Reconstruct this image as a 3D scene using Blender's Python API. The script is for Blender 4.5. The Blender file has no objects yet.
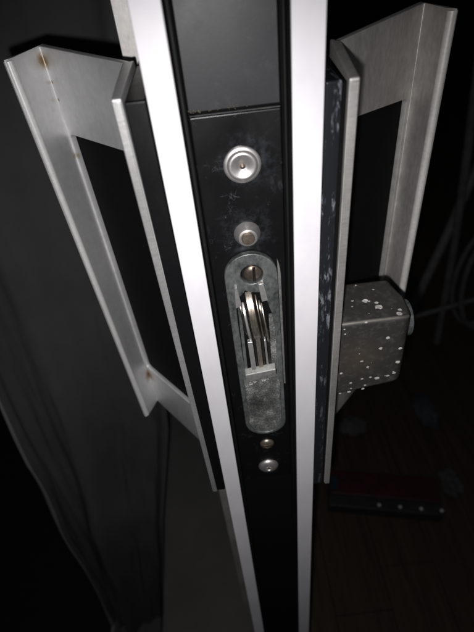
import bpy, bmesh, math, random
from mathutils import Vector, Matrix, noise
random.seed(7)
S = bpy.context.scene
COL = S.collection

# ------------------------------------------------------------------ camera
CAM = Vector((0.0, -0.175, 1.15))
cd = bpy.data.cameras.new("camera"); cam = bpy.data.objects.new("camera", cd); COL.objects.link(cam)
f = 475.0
vd = Vector((65.0, 549.0, f)); nd = vd.length          # image-space direction of straight down
dn = vd / nd
X = Vector((549.0, -65.0, 0.0)).normalized()
Y = dn.cross(X)
if Y.z < 0: Y = -Y
Z = -dn
# rows: world axes in camera image space (x right, y down, z forward) -> world vectors of camera axes
right = Vector((X.x, Y.x, Z.x)); down = Vector((X.y, Y.y, Z.y)); fwd = Vector((X.z, Y.z, Z.z))
R = Matrix((right, -down, -fwd)).transposed()
cam.matrix_world = Matrix.Translation(CAM) @ R.to_4x4()
cd.sensor_fit = 'VERTICAL'; cd.sensor_height = 5.6; cd.sensor_width = 4.2
cd.lens = 5.6 * f / 632.0
cd.clip_start = 0.01; cd.clip_end = 50
cd.dof.use_dof = True; cd.dof.focus_distance = 0.25; cd.dof.aperture_fstop = 1.8
S.camera = cam

# ------------------------------------------------------------------ light
W = bpy.data.worlds.new("World"); S.world = W; W.use_nodes = True
bg = W.node_tree.nodes["Background"]; bg.inputs[0].default_value = (0.75, 0.85, 1.0, 1); bg.inputs[1].default_value = 0.012
ld = bpy.data.lights.new("phone_flash", 'SPOT'); fl = bpy.data.objects.new("phone_flash", ld); COL.objects.link(fl)
fl.location = CAM + down * 0.016 - right * 0.006
fl.rotation_euler = (R @ Matrix.Rotation(math.radians(-9), 3, 'X')).to_euler()
ld.energy = 3.7; ld.spot_size = math.radians(120); ld.spot_blend = 1.0; ld.shadow_soft_size = 0.003
ld.color = (1.0, 0.975, 0.975)
S.view_settings.view_transform = 'Standard'; S.view_settings.look = 'None'
S.view_settings.exposure = 0; S.view_settings.gamma = 1
S.view_settings.use_curve_mapping = False

# ------------------------------------------------------------------ materials
class NT:
    def __init__(s, name):
        s.m = bpy.data.materials.new(name); s.m.use_nodes = True
        s.t = s.m.node_tree; s.b = s.t.nodes["Principled BSDF"]
        s.tc = s.t.nodes.new('ShaderNodeTexCoord')
    def n(s, typ, **kw):
        x = s.t.nodes.new(typ)
        for k, v in kw.items(): setattr(x, k, v)
        return x
    def l(s, a, b): s.t.links.new(a, b)
    def mapped(s, scale):
        mp = s.n('ShaderNodeMapping'); mp.inputs['Scale'].default_value = scale
        s.l(s.tc.outputs['Object'], mp.inputs[0]); return mp.outputs[0]
    def noise(s, scale, sc=1.0, detail=4, rough=0.6, dist=0.0):
        nz = s.n('ShaderNodeTexNoise'); nz.inputs['Scale'].default_value = sc
        nz.inputs['Detail'].default_value = detail; nz.inputs['Roughness'].default_value = rough
        nz.inputs['Distortion'].default_value = dist
        s.l(s.mapped(scale), nz.inputs['Vector']); return nz.outputs['Fac']
    def ramp(s, fac, stops):
        r = s.n('ShaderNodeValToRGB'); e = r.color_ramp.elements
        while len(e) < len(stops): e.new(0.5)
        for i, (p, c) in enumerate(stops):
            e[i].position = p; e[i].color = (c, c, c, 1) if not isinstance(c, tuple) else (*c, 1)
        s.l(fac, r.inputs[0]); return r.outputs[0]
    def mix(s, fac, a, b, mode='MIX'):
        mx = s.n('ShaderNodeMix', data_type='RGBA', blend_type=mode)
        for sock, v in ((mx.inputs[0], fac), (mx.inputs[6], a), (mx.inputs[7], b)):
            if isinstance(v, (float, int)): sock.default_value = v
            elif isinstance(v, tuple): sock.default_value = (*v, 1)
            else: s.l(v, sock)
        return mx.outputs[2]
    def mul(s, a, b):
        m = s.n('ShaderNodeMath', operation='MULTIPLY')
        for i, v in enumerate((a, b)):
            if isinstance(v, (float, int)): m.inputs[i].default_value = v
            else: s.l(v, m.inputs[i])
        return m.outputs[0]
    def add(s, a, b):
        m = s.n('ShaderNodeMath', operation='ADD')
        for i, v in enumerate((a, b)):
            if isinstance(v, (float, int)): m.inputs[i].default_value = v
            else: s.l(v, m.inputs[i])
        return m.outputs[0]
    def spot(s, c, r0, r1):
        """1 inside r0 of the world-ish point c, fading to 0 at r1, edge broken by noise"""
        v = s.n('ShaderNodeVectorMath', operation='DISTANCE'); s.l(s.tc.outputs['Object'], v.inputs[0]); v.inputs[1].default_value = c
        d = s.add(v.outputs['Value'], s.mul(s.add(s.noise((1, 1, 1), 350), -0.5), r1 * 0.9))
        mr = s.n('ShaderNodeMapRange'); s.l(d, mr.inputs[0])
        for i, x in ((1, r0), (2, r1), (3, 1.0), (4, 0.0)): mr.inputs[i].default_value = x
        return mr.outputs[0]
    def bump(s, h, strength, dist=0.0003):
        b = s.n('ShaderNodeBump'); b.inputs['Strength'].default_value = strength; b.inputs['Distance'].default_value = dist
        s.l(h, b.inputs['Height']); s.l(b.outputs[0], s.b.inputs['Normal'])
    def set(s, **kw):
        for k, v in kw.items():
            sk = s.b.inputs[{'base': 'Base Color', 'rough': 'Roughness', 'metal': 'Metallic', 'spec': 'Specular IOR Level', 'coat': 'Coat Weight', 'coatr': 'Coat Roughness', 'sheen': 'Sheen Weight'}[k]]
            if isinstance(v, (float, int)): sk.default_value = v
            elif isinstance(v, tuple): sk.default_value = (*v, 1)
            else: s.l(v, sk)
        return s

def metal(name, c0, c1, rough, metalness, grain, gs=0.12, spots=(), grime=0.0, gcol=(0.16, 0.13, 0.10)):
    m = NT(name)
    g = m.noise(grain, 1.0, 3)
    big = m.noise((35, 35, 22), 1.0, 5)
    col = m.mix(m.ramp(m.add(m.mul(g, 0.4), m.mul(big, 0.6)), [(0.35, c0), (0.65, c1)]), (0, 0, 0), (0, 0, 0)) if False else m.ramp(m.add(m.mul(g, 0.45), m.mul(big, 0.55)), [(0.36, c0), (0.64, c1)])
    if grime:
        gm = m.ramp(m.noise((160, 160, 60), 1.0, 6, 0.75), [(0.55, 0.0), (0.72, grime)])
        col = m.mix(gm, col, gcol)
    for c, r0, r1, cc in spots:
        col = m.mix(m.spot(c, r0, r1), col, cc)
    rg = m.add(m.mul(m.add(big, -0.5), gs * 2), rough)
    m.set(base=col, metal=metalness, rough=rg)
    m.bump(m.add(m.mul(g, 0.6), m.mul(m.noise((900, 900, 900), 1, 2), 0.6)), 0.25, 0.00015)
    return m.m

def streaks(m, lo, hi, sc=(500, 500, 40)):
    return m.ramp(m.noise(sc, 1.0, 5, 0.7, 0.6), [(lo, 0.0), (hi, 1.0)])

def white_alu():
    m = NT('pale_anodised_aluminium')
    g = m.noise((60, 60, 1400), 1, 3); b = m.noise((70, 70, 45), 1, 5)
    col = m.ramp(m.add(m.mul(g, .12), m.mul(b, .88)), [(.36, (.70, .685, .72)), (.64, (.76, .75, .775))])
    sc = m.ramp(m.noise((220, 220, 260), 1, 6, .8, 1.5), [(.68, 0.0), (.74, .45)])
    col = m.mix(sc, col, (.42, .40, .42))
    m.set(base=col, metal=.25, rough=.62)
    m.bump(g, .15, .0001)
    return m.m

def scratches(m, sc, w=.006, k=1.0):
    n = m.n('ShaderNodeMath', operation='ABSOLUTE'); m.l(m.add(m.noise(sc, 1, 1, .4, .3), -.5), n.inputs[0])
    line = m.ramp(n.outputs[0], [(0.0, k), (w, 0.0)])
    gate = m.ramp(m.noise((110, 110, 110), 1, 3), [(.60, 0.0), (.70, 1.0)])
    return m.mul(line, gate)
def black(name, base=(.008, .008, .010), rough=.25, dust=(.58, .80), dcol=(.12, .14, .17), damt=.6, sc=(300, 300, 120), spec=.5, scr=0.0, haze_at=()):
    m = NT(name)
    d = m.ramp(m.noise(sc, 1, 6, .72, .5), [(dust[0], 0.0), (dust[1], damt)])
    fine = m.ramp(m.noise((1500, 1500, 1500), 1, 2), [(.70, 0.0), (.76, .35)])
    col = m.mix(d, base, dcol); col = m.mix(m.mul(fine, .5), col, dcol)
    if scr:
        for q_ in ((60, 60, 420), (380, 60, 90), (160, 90, 230)): col = m.mix(scratches(m, q_, .007, scr), col, (.13, .14, .16))
        for hc in haze_at: col = m.mix(m.mul(m.mul(m.spot(hc, .004, .014), .35), m.ramp(m.noise((240, 240, 240), 1, 6, .75), [(.44, 0.0), (.66, 1.0)])), col, (.075, .085, .10))  # blotchy flash haze painted into the colour round the screws
    m.set(base=col, rough=m.add(m.mul(d, .3), m.add(rough, m.mul(m.noise((45, 45, 35), 1, 5, .6, .8), .26))), spec=spec)
    m.bump(m.noise((700, 700, 700), 1, 3), .06, .0002)
    return m.m

M = {}
M['strip'] = white_alu()
M['handle_l'] = metal('worn_silver_handle', (.72, .72, .725), (.86, .86, .86), .44, .66, (260, 260, 260), .05,
    spots=[((-.0862, .1150, 1.0962), .0008, .0048, (.42, .29, .13)), ((-.0862, .1145, 1.0855), .0004, .0011, (.30, .17, .07)),
           ((-.0855, .1140, 1.0765), .0004, .0012, (.34, .20, .08)), ((-.0832, .115, .846), .001, .008, (.40, .30, .18)), ((-.0845, .1135, 1.0440), .0004, .0032, (.42, .33, .20)), ((-.0895, .1130, 1.098), .0003, .0030, (.50, .38, .20))], grime=.16, gcol=(.46, .38, .28))
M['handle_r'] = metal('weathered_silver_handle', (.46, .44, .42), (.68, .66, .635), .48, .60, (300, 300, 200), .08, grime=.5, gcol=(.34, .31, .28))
M['edge'] = metal('bright_milled_aluminium', (.46, .455, .45), (.66, .655, .65), .42, .75, (200, 200, 900), .05, grime=.3, gcol=(.4, .36, .3))
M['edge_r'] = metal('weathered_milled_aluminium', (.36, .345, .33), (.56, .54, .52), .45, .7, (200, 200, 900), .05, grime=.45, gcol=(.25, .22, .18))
M['lip_l'] = metal('worn_bright_lip', (.80, .80, .79), (.92, .92, .91), .42, .4, (300, 300, 500), .05, grime=.4, gcol=(.5, .46, .40))
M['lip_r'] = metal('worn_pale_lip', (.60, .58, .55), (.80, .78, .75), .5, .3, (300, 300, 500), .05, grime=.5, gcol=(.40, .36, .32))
M['backing'] = black('matt_black_backing', (.003, .003, .003), .8, (.7, .9), damt=.08, spec=.12)
M['channel'] = black('black_channel_face', (.012, .012, .015), .30, (.55, .85), (.07, .08, .10), .35, (90, 90, 60), scr=.3)
M['cover'] = black('scratched_black_cover', (.0045, .0045, .005), .18, (.60, .88), (.06, .068, .08), .45, (150, 150, 90), scr=.45, haze_at=((.0125, .016, 1.070), (.0092, .016, 1.036)))
M['gasket'] = black('black_rubber_gasket', (.004, .004, .004), .5, (.62, .85), damt=.15, spec=.25)
M['lit_edge'] = metal('lit_cover_edge', (.05, .052, .055), (.14, .14, .14), .5, .3, (300, 300, 300), .05, grime=.6, gcol=(.25, .2, .1))
def streaked():
    m = NT('black_block_with_water_marks')
    a = streaks(m, .50, .60, (600, 60, 150)); b = m.ramp(m.noise((300, 300, 38), 1, 4, .6), [(.50, 0.0), (.62, .6)])
    hz = m.n('ShaderNodeSeparateXYZ'); m.l(m.tc.outputs['Object'], hz.inputs[0])
    mr = m.n('ShaderNodeMapRange'); m.l(hz.outputs[2], mr.inputs[0])
    for i, x in ((1, .90), (2, 1.06), (3, .25), (4, 1.0)): mr.inputs[i].default_value = x
    k = m.mul(m.mul(a, b), mr.outputs[0])
    col = m.mix(k, (.012, .013, .016), (.36, .39, .44))
    m.set(base=col, rough=m.add(.28, m.mul(k, .3)))
    m.bump(m.noise((500, 500, 500), 1, 3), .08, .0002)
    return m.m
M['block_r'] = streaked()
M['block_l'] = black('black_end_block', (.004, .004, .0045), .26, (.66, .85), damt=.15, spec=.3)
M['screw'] = metal('dull_steel_screw', (.52, .51, .50), (.76, .74, .72), .40, .85, (400, 400, 400), .08, grime=.35, gcol=(.28, .22, .16))
M['screw_brown'] = metal('tarnished_screw', (.28, .22, .17), (.48, .42, .36), .35, .85, (500, 500, 500), .08, grime=.5, gcol=(.13, .08, .05))
M['zinc'] = metal('grey_zinc_casting', (.055, .065, .065), (.24, .255, .25), .45, .6, (420, 420, 300), .12, grime=.8, gcol=(.03, .032, .03))
def cast():
    m = NT('pitted_zinc_casting')
    n1 = m.noise((1100, 1100, 1100), 1, 6, .8); n2 = m.noise((150, 150, 110), 1, 5)
    col = m.ramp(m.add(m.mul(n1, .6), m.mul(n2, .4)), [(.40, (.07, .074, .073)), (.52, (.19, .195, .19)), (.61, (.60, .60, .58))])
    st = m.mul(m.spot((.0070, .0134, .915), .002, .013), .75)
    col = m.mix(st, col, (.025, .027, .026))
    m.set(base=col, metal=.4, rough=.5); m.bump(n1, .8, .0006)
    return m.m
M['cast'] = cast()
M['bright'] = metal('polished_steel', (.70, .69, .68), (.90, .89, .88), .22, .8, (200, 200, 700), .08, grime=.35, gcol=(.25, .2, .18))
M['roller'] = metal('worn_brassy_steel', (.16, .135, .11), (.48, .43, .37), .36, .8, (900, 300, 300), .14, grime=.9, gcol=(.05, .03, .02))
M['dark_steel'] = metal('dark_greasy_steel', (.03, .028, .025), (.10, .09, .08), .3, .8, (600, 200, 200), .08, grime=.5, gcol=(.10, .05, .03))
M['screw_dark'] = metal('dark_tarnished_screw', (.09, .07, .055), (.22, .18, .15), .4, .8, (500, 500, 500), .1, grime=.7, gcol=(.05, .03, .02))
M['zinc_light'] = metal('rubbed_zinc', (.12, .125, .12), (.30, .30, .285), .5, .5, (500, 500, 500), .10, grime=.8, gcol=(.05, .05, .045))
M['mark'] = metal('bare_scratch', (.65, .65, .63), (.85, .85, .83), .4, .5, (300, 300, 300))
def lockbox():
    m = NT('black_worn_lock_box')
    w = m.spot((.070, .020, .938), .002, .020)
    d = m.ramp(m.noise((150, 150, 150), 1, 6, .75), [(.5, 0.0), (.8, .8)])
    col = m.mix(d, (.036, .035, .032), (.12, .117, .11))
    col = m.mix(m.mul(w, .5), col, (.085, .065, .050))
    fine = m.ramp(m.noise((1700, 1700, 1700), 1, 3, .8), [(.69, 0.0), (.74, .5)])
    col = m.mix(m.mul(fine, .6), col, (.4, .38, .34))
    m.set(base=col, rough=.45); m.bump(m.noise((600, 600, 600), 1, 4), .2, .0003)
    return m.m
M['box'] = lockbox()

def cloth(name, c0, c1):
    m = NT(name)
    b = m.noise((9, 9, 6), 1, 4)
    col = m.ramp(b, [(.3, c0), (.7, c1)])
    m.set(base=col, rough=.95, spec=.1); m.bump(m.noise((900, 900, 900), 1, 2), .3, .0004)
    return m.m
M['curtain'] = cloth('charcoal_curtain_cloth', (.068, .066, .068), (.098, .095, .097))
M['rag'] = cloth('crumpled_cloth', (.07, .07, .07), (.13, .13, .13))
M['rag_dark'] = cloth('dark_crumpled_cloth', (.06, .06, .06), (.13, .13, .135))
M['rag_blue'] = cloth('blue_grey_cloth', (.035, .04, .048), (.09, .10, .115))
def concrete():
    m = NT('grey_floor_screed')
    b = m.noise((6, 6, 6), 1, 6, .6)
    col = m.ramp(b, [(.3, (.15, .142, .132)), (.7, (.21, .20, .187))])
    sp = m.ramp(m.noise((70, 70, 70), 1, 4, .8), [(.72, 0.0), (.76, .7)])
    m.set(base=m.mix(sp, col, (.08, .07, .06)), rough=.8); m.bump(m.noise((200, 200, 200), 1, 4), .3, .001)
    return m.m
M['screed'] = concrete()
def plankmat(i):
    m = NT('dark_stained_floorboard')
    g = m.noise((90 + i * 7, 4, 10), 1, 5, .65, .8)
    col = m.ramp(g, [(.3, (.040 + .002 * i, .028 + .0015 * i, .019)), (.7, (.078 + .003 * i, .055 + .002 * i, .038))])
    m.set(base=col, rough=.6, spec=.3); m.bump(g, .2, .001)
    return m.m
PL = [plankmat(i) for i in range(3)]
def plain(name, c, rough=.6, metalness=0.0, var=.25):
    m = NT(name)
    b = m.noise((40, 40, 40), 1, 5)
    col = m.ramp(b, [(.3, tuple(x * (1 - var) for x in c)), (.7, tuple(min(1, x * (1 + var)) for x in c))])
    m.set(base=col, rough=rough, metal=metalness); return m.m
M['maroon'] = plain('dark_red_plastic', (.052, .009, .016), .5)
M['casegrey'] = plain('dark_grey_plastic', (.03, .03, .033), .5)
M['knob'] = plain('white_plastic', (.75, .75, .75), .4)
M['teal'] = plain('teal_sticker', (.015, .04, .05), .5)
M['unlit_black'] = plain('unlit_floor_black', (.005, .005, .005), .9)
M['tube'] = plain('pale_painted_tube', (.15, .15, .155), .5)
M['paint'] = plain('dried_white_paint', (.50, .49, .46), .85)
M['wall'] = plain('dark_wall_paint', (.02, .02, .021), .9)

# ------------------------------------------------------------------ helpers
def link(name, me, mat, parent=None, kind=None, label=None, smooth=True, bevel=0.0, seg=2):
    o = bpy.data.objects.new(name, me); COL.objects.link(o)
    if mat is not None: me.materials.clear(); me.materials.append(mat)
    if smooth:
        for p in me.polygons: p.use_smooth = True
    if bevel:
        b = o.modifiers.new('bevel', 'BEVEL'); b.width = bevel; b.segments = seg; b.limit_method = 'ANGLE'; b.angle_limit = math.radians(35)
        b.harden_normals = False
        w = o.modifiers.new('wn', 'WEIGHTED_NORMAL'); w.keep_sharp = True
    elif smooth:
        bm = bmesh.new(); bm.from_mesh(me)
        for e in bm.edges:
            if len(e.link_faces) == 2 and e.calc_face_angle(0) > math.radians(40): e.smooth = False
        bm.to_mesh(me); bm.free()
    if parent is not None:
        o.parent = parent; o.location = -world_loc(parent)
    if kind: o['kind'] = kind
    if label: o['label'] = label
    return o
def world_loc(o):
    v = Vector(o.location)
    while o.parent is not None: o = o.parent; v += o.location
    return v
def bm_mesh(bm, name):
    bmesh.ops.recalc_face_normals(bm, faces=bm.faces[:])
    me = bpy.data.meshes.new(name); bm.to_mesh(me); bm.free(); return me
def prism(bm, pts, z0, z1, pts_top=None):
    a = [bm.verts.new((p[0], p[1], z0)) for p in pts]
    b = [bm.verts.new((p[0], p[1], z1)) for p in (pts_top or pts)]
    n = len(a)
    bm.faces.new(a[::-1]); bm.faces.new(b)
    for i in range(n): bm.faces.new((a[i], a[(i + 1) % n], b[(i + 1) % n], b[i]))
def box(bm, x0, x1, y0, y1, z0, z1):
    prism(bm, [(x0, y0), (x1, y0), (x1, y1), (x0, y1)], z0, z1)
def boxobj(name, x0, x1, y0, y1, z0, z1, mat, parent=None, bevel=.0004, **k):
    bm = bmesh.new(); box(bm, x0, x1, y0, y1, z0, z1)
    return link(name, bm_mesh(bm, name), mat, parent, bevel=bevel, **k)
def lathe(name, prof, centre, mat, parent, seg=40, axis='Y', **k):
    """prof: (radius, height) ; height runs towards -Y (towards the viewer) or +X"""
    bm = bmesh.new(); rings = []
    for r, h in prof:
        ring = []
        for i in range(seg):
            a = 2 * math.pi * i / seg
            if axis == 'Y': p = (centre[0] + r * math.cos(a), centre[1] - h, centre[2] + r * math.sin(a))
            else: p = (centre[0] + h, centre[1] + r * math.cos(a), centre[2] + r * math.sin(a))
            ring.append(bm.verts.new(p))
        rings.append(ring)
    for a, b in zip(rings, rings[1:]):
        for i in range(seg): bm.faces.new((a[i], a[(i + 1) % seg], b[(i + 1) % seg], b[i]))
    bm.faces.new(rings[0]); bm.faces.new(rings[-1])
    return link(name, bm_mesh(bm, name), mat, parent, **k)
def plate2d(name, loops, th, bev, mapf, mat, parent, **k):
    """filled outline with holes, thickness th, mapped by mapf((u, v, w)); w = 0 is the front face"""
    cu = bpy.data.curves.new(name + '_outline', 'CURVE'); cu.dimensions = '2D'; cu.fill_mode = 'BOTH'
    for lp in loops:
        sp = cu.splines.new('POLY'); sp.points.add(len(lp) - 1)
        for i, p in enumerate(lp): sp.points[i].co = (p[0] * 100, p[1] * 100, 0, 1)
        sp.use_cyclic_u = True
    cu.extrude = (th / 2 - bev) * 100; cu.bevel_depth = bev * 100; cu.bevel_resolution = 2; cu.offset = -bev * 100
    o = bpy.data.objects.new('tmp', cu); COL.objects.link(o)
    dg = bpy.context.evaluated_depsgraph_get()
    me = bpy.data.meshes.new_from_object(o.evaluated_get(dg))
    bpy.data.objects.remove(o)
    for v in me.vertices:
        v.co = Vector(mapf(v.co.x / 100, v.co.y / 100, (v.co.z / 100 + th / 2)))
    bm = bmesh.new(); bm.from_mesh(me); bmesh.ops.remove_doubles(bm, verts=bm.verts[:], dist=1e-6)
    bmesh.ops.recalc_face_normals(bm, faces=bm.faces[:]); bm.to_mesh(me); bm.free()
    me.name = name
    return link(name, me, mat, parent, **k)
def tube(bm, pts, r, seg=8):
    pts = [Vector(p) for p in pts]; prev = None; n = None
    for i, p in enumerate(pts):
        t = (pts[min(i + 1, len(pts) - 1)] - pts[max(i - 1, 0)]).normalized()
        if n is None: n = t.orthogonal().normalized()
        n = (n - t * n.dot(t)).normalized(); b = t.cross(n)
        ring = [bm.verts.new(p + (n * math.cos(2 * math.pi * j / seg) + b * math.sin(2 * math.pi * j / seg)) * r) for j in range(seg)]
        if prev:
            for j in range(seg): bm.faces.new((prev[j], prev[(j + 1) % seg], ring[(j + 1) % seg], ring[j]))
        else: bm.faces.new(ring)
        prev = ring
    bm.faces.new(prev)
def rrect(x0, x1, z0, z1, r, n=5):
    out = []
    for cx, cz, a0 in ((x1 - r, z1 - r, 0), (x0 + r, z1 - r, 90), (x0 + r, z0 + r, 180), (x1 - r, z0 + r, 270)):
        for i in range(n + 1):
            a = math.radians(a0 + 90 * i / n); out.append((cx + r * math.cos(a), cz + r * math.sin(a)))
    return out
def empty(name, loc, parent=None):
    o = bpy.data.objects.new(name, None); COL.objects.link(o); o.empty_display_size = .05
    if parent is not None: o.parent = parent; o.location = Vector(loc) - world_loc(parent)
    else: o.location = loc
    return o
def thing(o, label, cat, group=None):
    o['label'] = label; o['category'] = cat
    if group: o['group'] = group
    return o

# ------------------------------------------------------------------ setting
bm = bmesh.new(); box(bm, -2.5, .012, -.6, 4.0, -.05, 0)
link('floor', bm_mesh(bm, 'floor'), M['screed'], kind='structure')
wf = empty('wooden_floor', (.012, 0, -.02)); wf['kind'] = 'structure'
bw = .12
for c in range(22):
    x0 = .014 + c * bw; off = random.uniform(-.6, 0)
    y = -.6 + off
    while y < 4.0:
        y1 = y + 1.1
        boxobj('floorboard', x0, x0 + bw - .0008, max(y, -.6), min(y1 - .0008, 4.0), -.03, random.uniform(-.0008, .0006), random.choice(PL), wf, bevel=.001)
        y = y1
bm = bmesh.new(); box(bm, -2.6, 2.8, 4.0, 4.1, -.05, 2.6)
link('wall', bm_mesh(bm, 'wall'), M['wall'], kind='structure')

# ------------------------------------------------------------------ the door
CX = .0083
door = thing(empty('sliding_door', (CX, .03, .004)), 'sliding glass door edge with two pale aluminium strips, black channel and hook lock', 'door')
door['kind'] = 'thing'
ZB, ZT = .004, 1.5
for x0, x1 in ((-.0222, -.0118), (.0283, .0398)):
    boxobj('edge_strip', x0, x1, 0, .0015, ZB, ZT, M['strip'], door, bevel=.0004)
for x0, x1 in ((-.0219, -.0117), (.0282, .0395)):
    boxobj('channel_wall', x0, x1, .0016, .060, ZB, ZT, M['gasket'], door, bevel=.0003)
boxobj('channel_back', -.0116, .0281, .0200, .055, ZB, ZT, M['backing'], door, bevel=.0003)
boxobj('gasket', -.0116, -.0098, .0085, .0199, ZB, ZT, M['gasket'], door, bevel=.0006)
boxobj('gasket', .0268, .0281, .0100, .0199, ZB, ZT, M['gasket'], door, bevel=.0005)
boxobj('side_rail', -.0412, -.0225, .090, .104, ZB, ZT, M['handle_r'], door, bevel=.0005)
boxobj('side_rail', .0400, .0500, .090, .104, ZB, ZT, M['edge'], door, bevel=.0005)
# upper face strip and scratched cover plate
boxobj('upper_cover', -.0095, .0265, .0178, .0199, 1.0905, ZT, M['channel'], door, bevel=.0004)
boxobj('cover_plate', -.0095, .0265, .0160, .0199, .8240, 1.0893, M['cover'], door, bevel=.0006, seg=3)
boxobj('cover_edge_highlight', -.0093, .0263, .01635, .0177, 1.0894, 1.0898, M['lit_edge'], door, bevel=.0002)  # paler strip imitates the lit top edge of the cover plate
bm = bmesh.new()
for i in range(26):
    x = random.uniform(-.0093, -.0045) if i < 11 else random.uniform(-.004, .02); r = random.uniform(.00012, .00036)
    bmesh.ops.create_icosphere(bm, subdivisions=1, radius=r, matrix=Matrix.Translation((x, .0172, 1.0905 + random.uniform(0, .0015))))
link('dirt_crumb', bm_mesh(bm, 'dirt_crumb'), plain('ochre_dirt', (.11, .095, .055), .9), door, kind='stuff')

# side blocks
boxobj('side_block', -.0304, -.0225, .0006, .052, .8400, 1.1020, M['block_l'], door, bevel=.0008)
boxobj('side_block', .0401, .0462, .0006, .056, .8330, 1.1010, M['block_r'], door, bevel=.0008, label='black side block with chalky water marks')
boxobj('filler_strip', .0463, .0484, .0030, .050, .8330, 1.0995, M['backing'], door, bevel=.0003)

# handles ----------------------------------------------------------------
def handle(label, P, mat, matedge, zt):
    h = empty('handle', (P['ri'][0], P['ri'][1], zt - .28), door); h['label'] = label
    s = P['s']
    # mounting flange : front (inner x, outer x), root
    bm = bmesh.new()
    pts = [(P['fi'], .0007), (P['fo'], .0007), (P['ro'][0], P['ro'][1]), (P['ri'][0], P['ri'][1])]
    bot = [(p[0] + P['fdx'] * (1 if i < 2 else 1), p[1]) for i, p in enumerate(pts)]
    prism(bm, bot, P['zfb'], zt, pts)
    link('mounting_flange', bm_mesh(bm, 'mounting_flange'), mat, h, bevel=.0007, seg=3)
    bm = bmesh.new()
    a, b = sorted((P['fi'], P['fo']))
    prism(bm, [(a + .0004 + P['fdx'], .0), (b - .0004 + P['fdx'], .0), (b - .0004 + P['fdx'], .0006), (a + .0004 + P['fdx'], .0006)], P['zfb'] + .0006, zt - .001,
          [(a + .0004, .0), (b - .0004, .0), (b - .0004, .0006), (a + .0004, .0006)])
    link('bright_edge', bm_mesh(bm, 'bright_edge'), matedge, h, bevel=.0002)
    # web, between root and fold, tilting with z
    zb = P['zb']; H = zt - zb
    def xt(z): return (zt - z) / H
    A = Vector(P['ro']); F = Vector(P['fold']); L = (F - A).length
    d = (F - A) / L; nrm = Vector((d.y, -d.x))
    if nrm.y < 0: nrm = -nrm            # away from the viewer
    def mapw(u, v, w):
        z = v; k = xt(z)
        q = A + d * u + nrm * w
        q.x += P['dx'] * k * (u / L)
        return (q.x, q.y, z)
    hx0, hx1 = P['hole'][0] * L, P['hole'][1] * L
    hz0, hz1, sl = P['hole'][2], P['hole'][3], P['hslope']
    outer = [(-.001, zb + P['wbs']), (L, zb), (L, zt), (-.001, zt)]
    hole = rrect(hx0, hx1, hz0, hz1, .0028, 6)
    hole = [(u, z + (sl * (u - hx1) / (hx0 - hx1))) for u, z in hole]
    plate2d('web', [outer, hole], .0034, .0004, mapw, mat, h)
    bk = [(hx0 - .004, hz0 - .001), (hx1 + .002, hz0 - .001), (hx1 + .002, hz1 + .003), (hx0 - .004, hz1 + .003)]
    bk = [(u, z + (sl * (u - hx1) / (hx0 - hx1))) for u, z in bk]
    plate2d('backing_plate', [bk], .002, .0003, lambda u, v, w: mapw(u, v, w + .0036), M['backing'], h)
    # grip flange
    T = Vector(P['tipi']); To = Vector(P['tipo'])
    bm = bmesh.new()
    back = F + nrm * .0034 + d * .002
    pts = [(F.x, F.y), (T.x, T.y), (To.x, To.y), (back.x, back.y)]
    bot = [(p[0] + P['dx'] * (1.0 if i in (0, 3) else P.get('tk', 1.5)), p[1]) for i, p in enumerate(pts)]
    zbb = [zb, P['ztip'], P['ztip'], zb]
    vb = [bm.verts.new((p[0], p[1], z)) for p, z in zip(bot, zbb)]
    vt = [bm.verts.new((p[0], p[1], zt)) for p in pts]
    bm.faces.new(vb[::-1]); bm.faces.new(vt)
    for i in range(4): bm.faces.new((vb[i], vb[(i + 1) % 4], vt[(i + 1) % 4], vt[i]))
    link('grip_flange', bm_mesh(bm, 'grip_flange'), mat, h, bevel=.0006, seg=3)
    # worn bright lip along the free edge and along the fold
    bm = bmesh.new()
    tn = Vector((T.y - To.y, To.x - T.x)).normalized()
    if tn.y > 0: tn = -tn
    tk = P['dx'] * P.get('tk', 1.5)
    mid = (T + To) / 2 - tn * .0012; rr = (To - T).length * .46
    tube(bm, [(mid.x + tk * k, mid.y, (P['ztip'] + .0006) * k + (zt - .0010) * (1 - k)) for k in (0, .2, .4, .6, .8, 1)], rr, 20)
    link('worn_edge', bm_mesh(bm, 'worn_edge'), M['lip_' + ('l' if s < 0 else 'r')], h)
    bm = bmesh.new()
    tube(bm, [(F.x + P['dx'] * k - nrm.x * -.0001, F.y - .0001, zt - .0007 - (H - .0014) * k) for k in (0, .25, .5, .75, 1)], .00034, 8)
    link('fold_line', bm_mesh(bm, 'fold_line'), M['lip_' + ('l' if s < 0 else 'r')], h)
    return h

handle('silver folded door handle with a rust spot at its top corner',
       dict(s=-1, fi=-.0309, fo=-.0346, ri=(-.0312, .056), ro=(-.0362, .0535), fold=(-.0872, .1160), tipi=(-.0945, .0925), tipo=(-.0978, .0888),
            fdx=.0030, zfb=.8395, zb=.8080, dx=.0040, tk=2.0, hole=(.16, .975, .8560, 1.0570), hslope=.004, wbs=.006, ztip=.8200), M['handle_l'], M['edge'], 1.1034)
handle('weathered silver door handle with dull brownish face',
       dict(s=1, fi=.0485, fo=.0524, ri=(.0560, .0640), ro=(.0598, .0580), fold=(.1212, .1230), tipi=(.1240, .1010), tipo=(.1276, .0965),
            fdx=-.0006, zfb=.8325, zb=.8080, dx=-.0008, tk=2.0, hole=(.16, .945, .8560, 1.0530), hslope=.010, wbs=.006, ztip=.8200), M['handle_r'], M['edge_r'], 1.1012)

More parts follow.
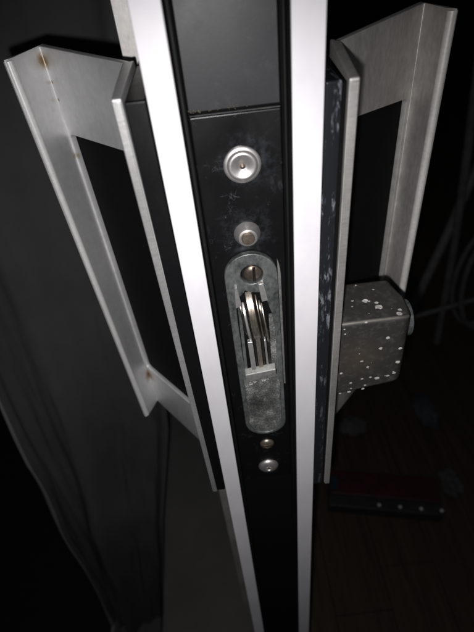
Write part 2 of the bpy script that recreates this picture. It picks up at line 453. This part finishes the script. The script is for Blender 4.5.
# screws -----------------------------------------------------------------
c = (.0096, .0160, 1.0682)
sc = lathe('screw', [(.0079, 0), (.0079, .0006), (.0074, .0011), (.0066, .0012), (.0061, .0020), (.0056, .0024), (.0048, .0024), (.0042, .0021), (.0022, .0019), (.0016, .0014), (.0004, .0014)], c, M['screw'], door, label='largest screw, a dished washer head with a central dimple')
lathe('pin', [(.0012, 0), (.0012, .0012), (.0008, .0020), (.0003, .0022)], (c[0], c[1] - .0010, c[2]), M['screw_dark'], sc, seg=16)
c = (.0092, .0160, 1.0350)
sc = lathe('screw', [(.0062, 0), (.0060, .0008), (.0046, .0034), (.0043, .0040), (.0036, .0042), (.0034, .0036), (.0003, .0036)], c, M['screw'], door, label='cone headed screw above the lock')
lathe('screw_head', [(.0031, 0), (.0031, .0012), (.0026, .0017), (.0003, .0018)], (c[0], c[1] - .0034, c[2]), M['screw_brown'], sc, seg=24)
c = (.0103, .0160, .8672)
sc = lathe('screw', [(.0048, 0), (.0047, .0006), (.0038, .0016), (.0020, .0021), (.0003, .0022)], c, M['screw_brown'], door, label='small tarnished screw just below the lock')
bm = bmesh.new(); box(bm, c[0] - .0034, c[0] + .0034, c[1] - .0023, c[1] - .0019, c[2] - .0004, c[2] + .0004)
link('slot', bm_mesh(bm, 'slot'), M['dark_steel'], sc)
c = (.0100, .0160, .8395)
sc = lathe('screw', [(.0072, 0), (.0071, .0008), (.0060, .0019), (.0045, .0025), (.0028, .0027), (.0024, .0022), (.0003, .0022)], c, M['screw'], door, label='domed screw at the foot of the channel plate')
bm = bmesh.new()
box(bm, c[0] - .0017, c[0] + .0017, c[1] - .0026, c[1] - .0021, c[2] - .0004, c[2] + .0004); box(bm, c[0] - .0004, c[0] + .0004, c[1] - .00265, c[1] - .00205, c[2] - .0017, c[2] + .0017)
link('cross_recess', bm_mesh(bm, 'cross_recess'), M['dark_steel'], sc)

# hook lock --------------------------------------------------------------
lock = empty('hook_lock', (.0103, .016, .88), door)
LX, LW = .0098, .0130
def stadium(cx, hw, z0, z1, n=14, rb=None):
    out = []
    rt = hw; rb = rb or hw
    for i in range(n + 1):
        a = math.pi * i / n; out.append((cx + hw * math.cos(a), z1 - rt + rt * math.sin(a)))
    for i in range(n + 1):
        a = math.pi + math.pi * i / n; out.append((cx + hw * math.cos(a), z0 + rb + rb * math.sin(a)))
    return out
def skew(lp):   # the lock plate sits a touch off plumb
    return [(x - (z - .95) * .012, z) for x, z in lp]
mp = lambda y0: (lambda u, v, w: (u, y0 + w, v))
opening = [(.0192, .9400), (.0202, .9700), (.0190, .9860), (.0168, .9960), (.0145, 1.0025), (.0085, 1.0035), (.0062, 1.0050), (.0040, 1.0020), (.0010, 1.0000), (.0006, .9880), (.0006, .9600), (.0012, .9400)]
pad = [(.0200, .9375), (.0206, .9310)] + [(LX + .0106 * math.cos(a), .8962 + .0106 * math.sin(a)) for a in [math.pi * (-i / 12) for i in range(13)]] + [(-.0004, .9310), (-.0006, .9385)]
screwhole = [(.0103 + .0056 * math.cos(2 * math.pi * i / 20), 1.0142 + .0056 * math.sin(2 * math.pi * i / 20)) for i in range(20)]
plate2d('lock_plate', [skew(stadium(LX, LW, .8835, 1.0262)), skew(opening), skew(pad[::-1]), skew(screwhole)], .0032, .0005, mp(.0122), M['zinc'], lock)
# thin second flange on the right
rim = [(.0231, .930), (.0242, .930), (.0246, 1.012), (.0240, 1.0175), (.0231, 1.021)]
plate2d('lock_rim', [skew(rim)], .0012, .0003, mp(.0138), M['zinc_light'], lock)
boxobj('lock_floor', -.0018, .0225, .0154, .0159, .884, 1.020, M['backing'], lock, bevel=0)
plate2d('cast_pad', [skew(pad[::-1])], .0016, .0003, mp(.0134), M['cast'], lock)
bm = bmesh.new()
va = [bm.verts.new(p) for p in ((.0006, .0095, .9392), (.0186, .0095, .9418), (.0186, .0095, .9480), (.0006, .0095, .9458), (.0006, .0135, .9380), (.0186, .0135, .9405), (.0186, .0135, .9500), (.0006, .0135, .9478))]
for q_ in ((0, 1, 2, 3), (7, 6, 5, 4), (0, 4, 5, 1), (1, 5, 6, 2), (2, 6, 7, 3), (3, 7, 4, 0)): bm.faces.new([va[i] for i in q_])
link('bridge', bm_mesh(bm, 'bridge'), M['zinc_light'], lock, bevel=.0006)
# inner slider plates either side of the hook
boxobj('slider_plate', .0166, .0200, .0134, .0152, .9440, .9860, M['cast'], lock, bevel=.0004)
boxobj('slider_plate', .0008, .0026, .0132, .0150, .9440, .9960, M['zinc'], lock, bevel=.0003)
# fixing screw in the round hole
boxobj('hole_floor', .0050, .0160, .0149, .01535, 1.0085, 1.0200, M['dark_steel'], lock, bevel=0)
lathe('fixing_screw', [(.0043, 0), (.0043, .0010), (.0034, .0018), (.0022, .0021), (.0003, .0021)], (.0101, .0149, 1.0137), M['screw_dark'], lock, seg=24)
boxobj('screw_slot', .0099, .0113, .0125, .0129, 1.0100, 1.0180, M['dark_steel'], lock, bevel=0)
# two bright guide blades
for pl in ([(.0003, 1.0087), (.0016, 1.0095), (.0030, .9975), (-.0002, .9960)], [(.0120, 1.0095), (.0147, 1.0100), (.0165, .9990), (.0133, .9985)]):
    bm = bmesh.new(); pl = pl[::-1]
    va = [bm.verts.new((x, .0098, z)) for x, z in pl]; vb = [bm.verts.new((x, .0125, z)) for x, z in pl]
    bm.faces.new(va); bm.faces.new(vb[::-1])
    for i in range(4): bm.faces.new((va[i], va[(i + 1) % 4], vb[(i + 1) % 4], vb[i]))
    link('guide_blade', bm_mesh(bm, 'guide_blade'), M['bright'], lock, bevel=.0003)
# hook discs, seen edge on
def disc(x0, x1, r, yc, zc, mat, tilt=0):
    o = lathe('hook_disc', [(r - .0006, 0), (r, .0004), (r, (x1 - x0) - .0004), (r - .0006, x1 - x0)], (0, 0, 0), mat, None, seg=72, axis='X')
    o.data.transform(Matrix.Translation((x0, yc, zc)) @ Matrix.Rotation(tilt, 4, 'Z') @ Matrix.Rotation(-.095, 4, 'Y'))
    o.parent = lock; o.location = -world_loc(lock)
yc, zc = .0262, .9850
disc(.0026, .0040, .0166, yc, zc - .001, M['dark_steel'])
disc(.0042, .0058, .0178, yc, zc - .004, M['bright'])
disc(.0058, .0066, .0170, yc, zc, M['dark_steel'])
disc(.0066, .0104, .0198, yc, zc, M['roller'])
disc(.0104, .0112, .0175, yc, zc, M['dark_steel'])
disc(.0114, .0124, .0187, yc, zc - .001, M['roller'])
disc(.0126, .0142, .0172, yc, zc - .003, M['dark_steel'])
disc(.0140, .0152, .0180, yc, zc - .006, M['roller'])
# rods under the hook
for x0, x1, y0, z1, m in ((.0040, .0068, .0112, .9700, 'bright'), (.0072, .0082, .0132, .975, 'dark_steel'), (.0084, .0110, .0122, .975, 'roller'),
                          (.0113, .0126, .0134, .975, 'dark_steel'), (.0130, .0142, .0118, .970, 'bright'), (.0145, .0162, .0136, .975, 'dark_steel')):
    bm = bmesh.new(); prism(bm, [(x0 + .0008, y0), (x1 + .0008, y0), (x1 + .0008, y0 + .003), (x0 + .0008, y0 + .003)], .9450, z1, [(x0, y0), (x1, y0), (x1, y0 + .003), (x0, y0 + .003)])
    link('lock_rod', bm_mesh(bm, 'lock_rod'), M[m], lock, bevel=.0003)
# illegible scratched lettering under the bridge
bm = bmesh.new()
def stroke(x0, z0, x1, z1, w=.00026):
    z0 += .0068; z1 += .0068
    d = Vector((x1 - x0, z1 - z0)); n = Vector((-d.y, d.x)).normalized() * w
    va = [bm.verts.new((x, .01318, z)) for x, z in ((x0 + n.x, z0 + n.y), (x1 + n.x, z1 + n.y), (x1 - n.x, z1 - n.y), (x0 - n.x, z0 - n.y))]
    vb = [bm.verts.new((v.co.x, .01345, v.co.z)) for v in va]
    bm.faces.new(va); bm.faces.new(vb[::-1])
    for i in range(4): bm.faces.new((va[i], va[(i + 1) % 4], vb[(i + 1) % 4], vb[i]))
for s_ in [(.0022, .9298, .0042, .9304), (.0042, .9304, .0028, .9278), (.0026, .9262, .0046, .9268), (.0052, .9290, .0060, .9276), (.0060, .9276, .0068, .9290), (.0078, .9300, .0084, .9306),
           (.0084, .9306, .0088, .9296), (.0100, .9298, .0108, .9286), (.0108, .9286, .0104, .9280), (.0114, .9300, .0122, .9306), (.0122, .9306, .0126, .9288), (.0126, .9288, .0116, .9286), (.0134, .9306, .0142, .9294), (.0152, .9314, .0156, .9300), (.0156, .9312, .0162, .9316)]:
    stroke(*s_)
link('scratch_mark', bm_mesh(bm, 'scratch_mark'), M['mark'], lock, kind='stuff')

# lock box on the right ----------------------------------------------------
bm = bmesh.new()
pf = [(.0560, .020), (.0955, .020), (.1000, .026), (.1012, .040), (.0950, .056), (.0560, .056)]
pb = [(p[0] + .0008, p[1]) for p in pf]
zt_, zb_ = .9672, .9115
va = [bm.verts.new((x, y, zb_ + (.0 if y < .03 else .004) - (.0990 - x) * .16)) for x, y in pb]
vb = [bm.verts.new((x, y, zt_ + (y - .02) * .03 - (max(0, x - .0955)) * .6)) for x, y in pf]
bm.faces.new(va[::-1]); bm.faces.new(vb)
for i in range(6): bm.faces.new((va[i], va[(i + 1) % 6], vb[(i + 1) % 6], vb[i]))
lb = link('lock_box', bm_mesh(bm, 'lock_box'), M['box'], door, bevel=.0032, seg=5, label='black key housing with white paint specks')
bm = bmesh.new(); tube(bm, [(.0565, .0214, .9657), (.075, .0214, .9659), (.090, .0214, .9659), (.0945, .0212, .9660), (.0965, .0228, .9650)], .0012, 10)  # pale rod stands in for the highlight on the box's top front edge
link('edge_highlight', bm_mesh(bm, 'edge_highlight'), plain('pale_edge_highlight', (.24, .23, .21), .4, .5, .4), lb)
lathe('turn_knob', [(.0105, 0), (.0112, .0006), (.0112, .0034), (.0098, .0044), (.0003, .0044)], (.1002, .038, .950), M['zinc'], lb, seg=32, axis='X')
boxobj('bottom_tab', .0880, .0925, .046, .049, .8960, .9105, M['zinc'], lb, bevel=.001)
def speck(x, y, z, r, up):
    bm = bmesh.new()
    mtx = Matrix.Translation((x, y, z)) @ (Matrix.Diagonal((1.15, 1, .10, 1)) if up else Matrix.Diagonal((1.15, .10, .95, 1))) @ Matrix.Rotation(random.uniform(0, 3), 4, 'Z')
    bmesh.ops.create_icosphere(bm, subdivisions=2, radius=r * .82, matrix=mtx)
    for v in bm.verts: v.co += Vector((noise.noise(v.co * 900), 0, noise.noise(v.co * 1100 + Vector((3, 0, 0))))) * r * .35
    link('paint_speck', bm_mesh(bm, 'paint_speck'), M['paint'], lb)
SPK = [(0.0758, 0.037, 0.9677, 0.00186, True), (0.0818, 0.0345, 0.9677, 0.00121, True), (0.082, 0.0303, 0.9677, 0.0024, True), (0.0928, 0.0259, 0.9677, 0.00134, True), (0.0703, 0.0538, 0.9677, 0.00076, True), (0.0742, 0.0528, 0.9677, 0.00116, True), (0.0732, 0.0517, 0.9677, 0.00059, True), (0.0673, 0.0335, 0.9677, 0.00062, True), (0.0913, 0.0225, 0.9677, 0.00186, True), (0.0718, 0.0199, 0.9665, 0.00101, False), (0.0859, 0.0199, 0.9523, 0.00127, False), (0.0824, 0.0199, 0.944, 0.0013, False), (0.0945, 0.0199, 0.9422, 0.00129, False), (0.0945, 0.0199, 0.9303, 0.0015, False), (0.076, 0.0199, 0.9289, 0.001, False), (0.0935, 0.0199, 0.9206, 0.00113, False), (0.0896, 0.0199, 0.9188, 0.00101, False), (0.083, 0.0199, 0.9176, 0.0015, False), (0.0787, 0.0199, 0.9192, 0.00096, False), (0.0735, 0.0199, 0.9185, 0.0009, False), (0.0664, 0.0199, 0.9159, 0.00088, False), (0.0759, 0.0199, 0.9121, 0.00081, False), (0.067, 0.0199, 0.9105, 0.00066, False), (0.0748, 0.0199, 0.908828, 0.00103, False), (0.0659, 0.0199, 0.907404, 0.00109, False), (0.0598, 0.0199, 0.926, 0.001, False), (0.0715, 0.0199, 0.9348, 0.00061, False), (0.0601, 0.0199, 0.9069, 0.00072, False), (0.0597, 0.0199, 0.963, 0.00061, False)]
for i in range(16):
    if i < 6: SPK.append((random.uniform(.060, .094), random.uniform(.024, .050), .9677, random.uniform(.00025, .0008), True))
    else: SPK.append((random.uniform(.058, .094), .0199, random.uniform(.911, .960), random.uniform(.0002, .0007), False))
for a in SPK: speck(*a)

# ------------------------------------------------------------------ background
def sheet(name, keys, nu, nv, foldf, mat, u1=1.0, dy=0.0):
    """keys: list of (z, (x,y) left, (x,y) right) from top to bottom"""
    bm = bmesh.new(); g = []
    for j in range(nv + 1):
        t = j / nv * (len(keys) - 1); i = min(int(t), len(keys) - 2); k = t - i; k = k * k * (3 - 2 * k) if False else k
        a, b = keys[i], keys[i + 1]
        z = a[0] + (b[0] - a[0]) * k
        l = Vector(a[1]).lerp(Vector(b[1]), k); r = Vector(a[2]).lerp(Vector(b[2]), k)
        row = []
        for q in range(nu + 1):
            u = u1 * q / nu; p = l.lerp(r, u); off = foldf(u, z)
            row.append(bm.verts.new((p.x + off * .3, p.y + off + dy, z)))
        g.append(row)
    for j in range(nv):
        for q in range(nu): bm.faces.new((g[j][q], g[j][q + 1], g[j + 1][q + 1], g[j + 1][q]))
    me = bm_mesh(bm, name); o = link(name, me, mat)
    so = o.modifiers.new('thick', 'SOLIDIFY'); so.thickness = .0025
    return o
def cf(u, z):
    k = 1.0 - min(1, max(0, z)) * .3
    s = .015 * math.sin(u * 9 + z * 1.1 + .6) + .006 * math.sin(u * 21 + 1.0 + z * 1.7) + .0035 * noise.noise(Vector((u * 14, z * 9, 2))) + .004 * noise.noise(Vector((u * 6, z * 5, 0)))
    edge = .012 * math.exp(-((u - .03) / .03) ** 2) * (1 + .3 * math.sin(z * 22))
    return s * k - edge * .6 + (0.0008 * noise.noise(Vector((u * 40, z * 26, 5))) + .004 * abs(noise.noise(Vector((u * 9 + z * 3, z * 5, 9))))) * (1.3 - min(1, max(0, z)))
CK = [(1.7, (-.28, .30), (-.055, .31)), (1.10, (-.290, .25), (-.058, .29)), (.85, (-.302, .225), (-.085, .275)), (.60, (-.316, .202), (-.112, .25)), (.42, (-.330, .195), (-.153, .20)), (.03, (-.342, .174), (-.2310, .171)), (.006, (-.350, .120), (-.236, .10))]
cur = sheet('curtain', CK, 150, 120, cf, M['curtain'])
hem = sheet('hem', CK, 6, 120, cf, cloth('pale_worn_hem', (.16, .155, .155), (.26, .25, .25)), u1=.045, dy=-.0035)
hem.parent = cur
thing(cur, 'charcoal cloth curtain hanging beside the left handle, gathered towards its hem', 'curtain')

bm = bmesh.new(); box(bm, -2.4, -.325, -.5, 3.0, .001, .007)  # black sheet added to keep the floor here as dark as unlit ground
mt = link('darkening_mat', bm_mesh(bm, 'darkening_mat'), M['unlit_black'])
thing(mt, 'black mat added for the unlit dark at the lower left behind the curtain edge', 'mat')

# case on the wooden floor
cs = thing(empty('equipment_case', (.30, .37, .001)), 'dark red and grey case with four white dots lying on the dark floor', 'case')
cs.rotation_euler = (0, 0, 0)
def slanted(name, pts, z0, z1, mat, bevel=.003, **k):
    bm = bmesh.new(); prism(bm, pts, z0, z1); return link(name, bm_mesh(bm, name), mat, cs, bevel=bevel, **k)
A_ = Vector((.166, .385)); B_ = Vector((.425, .327)); dd = (B_ - A_).normalized(); nn = Vector((-dd.y, dd.x))
def q(u, v): p = A_ + dd * u + nn * v; return (p.x, p.y)
Lc = (B_ - A_).length
slanted('case_body', [q(0, 0), q(Lc, 0), q(Lc, .095), q(0, .095)], .001, .034, M['casegrey'])
slanted('case_lid', [q(.004, .030), q(Lc - .004, .030), q(Lc - .004, .093), q(.004, .093)], .0345, .040, M['maroon'])
slanted('case_sticker', [q(.004, .040), q(.022, .040), q(.022, .075), q(.004, .075)], .0402, .0412, M['teal'], .0003)
for u in (.120, .168, .216, .262):
    p = q(u * Lc / .265, .012)
    bm = bmesh.new(); bmesh.ops.create_uvsphere(bm, u_segments=16, v_segments=8, radius=.0042, matrix=Matrix.Translation((p[0], p[1], .0345)) @ Matrix.Diagonal((1, 1, .6, 1)))
    link('white_dot', bm_mesh(bm, 'white_dot'), M['knob'], cs)
cs_loc = None

def rag(name, c, r, mat, seed):
    bm = bmesh.new(); bmesh.ops.create_icosphere(bm, subdivisions=5, radius=1.0)
    for v in bm.verts:
        p = v.co.copy(); n1 = noise.fractal(p * 1.6 + Vector((seed, 0, 0)), 1.0, 2.0, 4) ; n2 = abs(noise.noise(p * 4 + Vector((0, seed, 0))))
        k = 1 + .40 * n1 - .22 * n2
        v.co = Vector((c[0] + p.x * r[0] * k, c[1] + p.y * r[1] * k, max(.002, c[2] + p.z * r[2] * k)))
    return link(name, bm_mesh(bm, name), mat)
thing(rag('rag', (.484, .418, .010), (.024, .034, .016), M['rag'], 1.3), 'pale crumpled rag on the floor beside the right end of the case', 'rag')
thing(rag('rag', (.290, .620, .008), (.036, .030, .012), M['rag_dark'], 4.1), 'dark grey crumpled rag on the floor below the lock box', 'rag')
thing(rag('rag', (.505, .645, .008), (.026, .060, .012), M['rag_blue'], 7.7), 'blue grey crumpled cloth on the dark floor right of the lock box', 'cloth')

# folded stand with a looped hose
st = thing(empty('folding_stand', (.62, .9, 0)), 'dim folded tube stand leaning in the dark behind the right handle', 'stand')
def leg(pts, r=.011):
    bm = bmesh.new(); tube(bm, pts, r, 12); link('leg', bm_mesh(bm, 'leg'), M['tube'], st)
leg([(.574, .92, .95), (.600, .90, .60), (.618, .90, .40), (.640, .90, .012)])
leg([(.660, .95, .60), (.585, .90, .40), (.500, .86, .15), (.455, .84, .012)], .013)
bm = bmesh.new(); tube(bm, [(.50, .86, .17), (.72, .88, .20)], .008, 10); link('crossbar', bm_mesh(bm, 'crossbar'), M['tube'], st)
bm = bmesh.new()
pts = []
for i in range(90):
    a = 2 * math.pi * i / 40; pts.append((.735 + .085 * math.cos(a) + .006 * math.sin(i * .21), .88 + .02 * math.sin(a * .5), .27 + .19 * math.sin(a) + .004 * i / 20))
tube(bm, pts, .008, 10)
thing(link('hose', bm_mesh(bm, 'hose'), M['tube']), 'pale looped hose hanging in the dark at the right edge', 'hose')
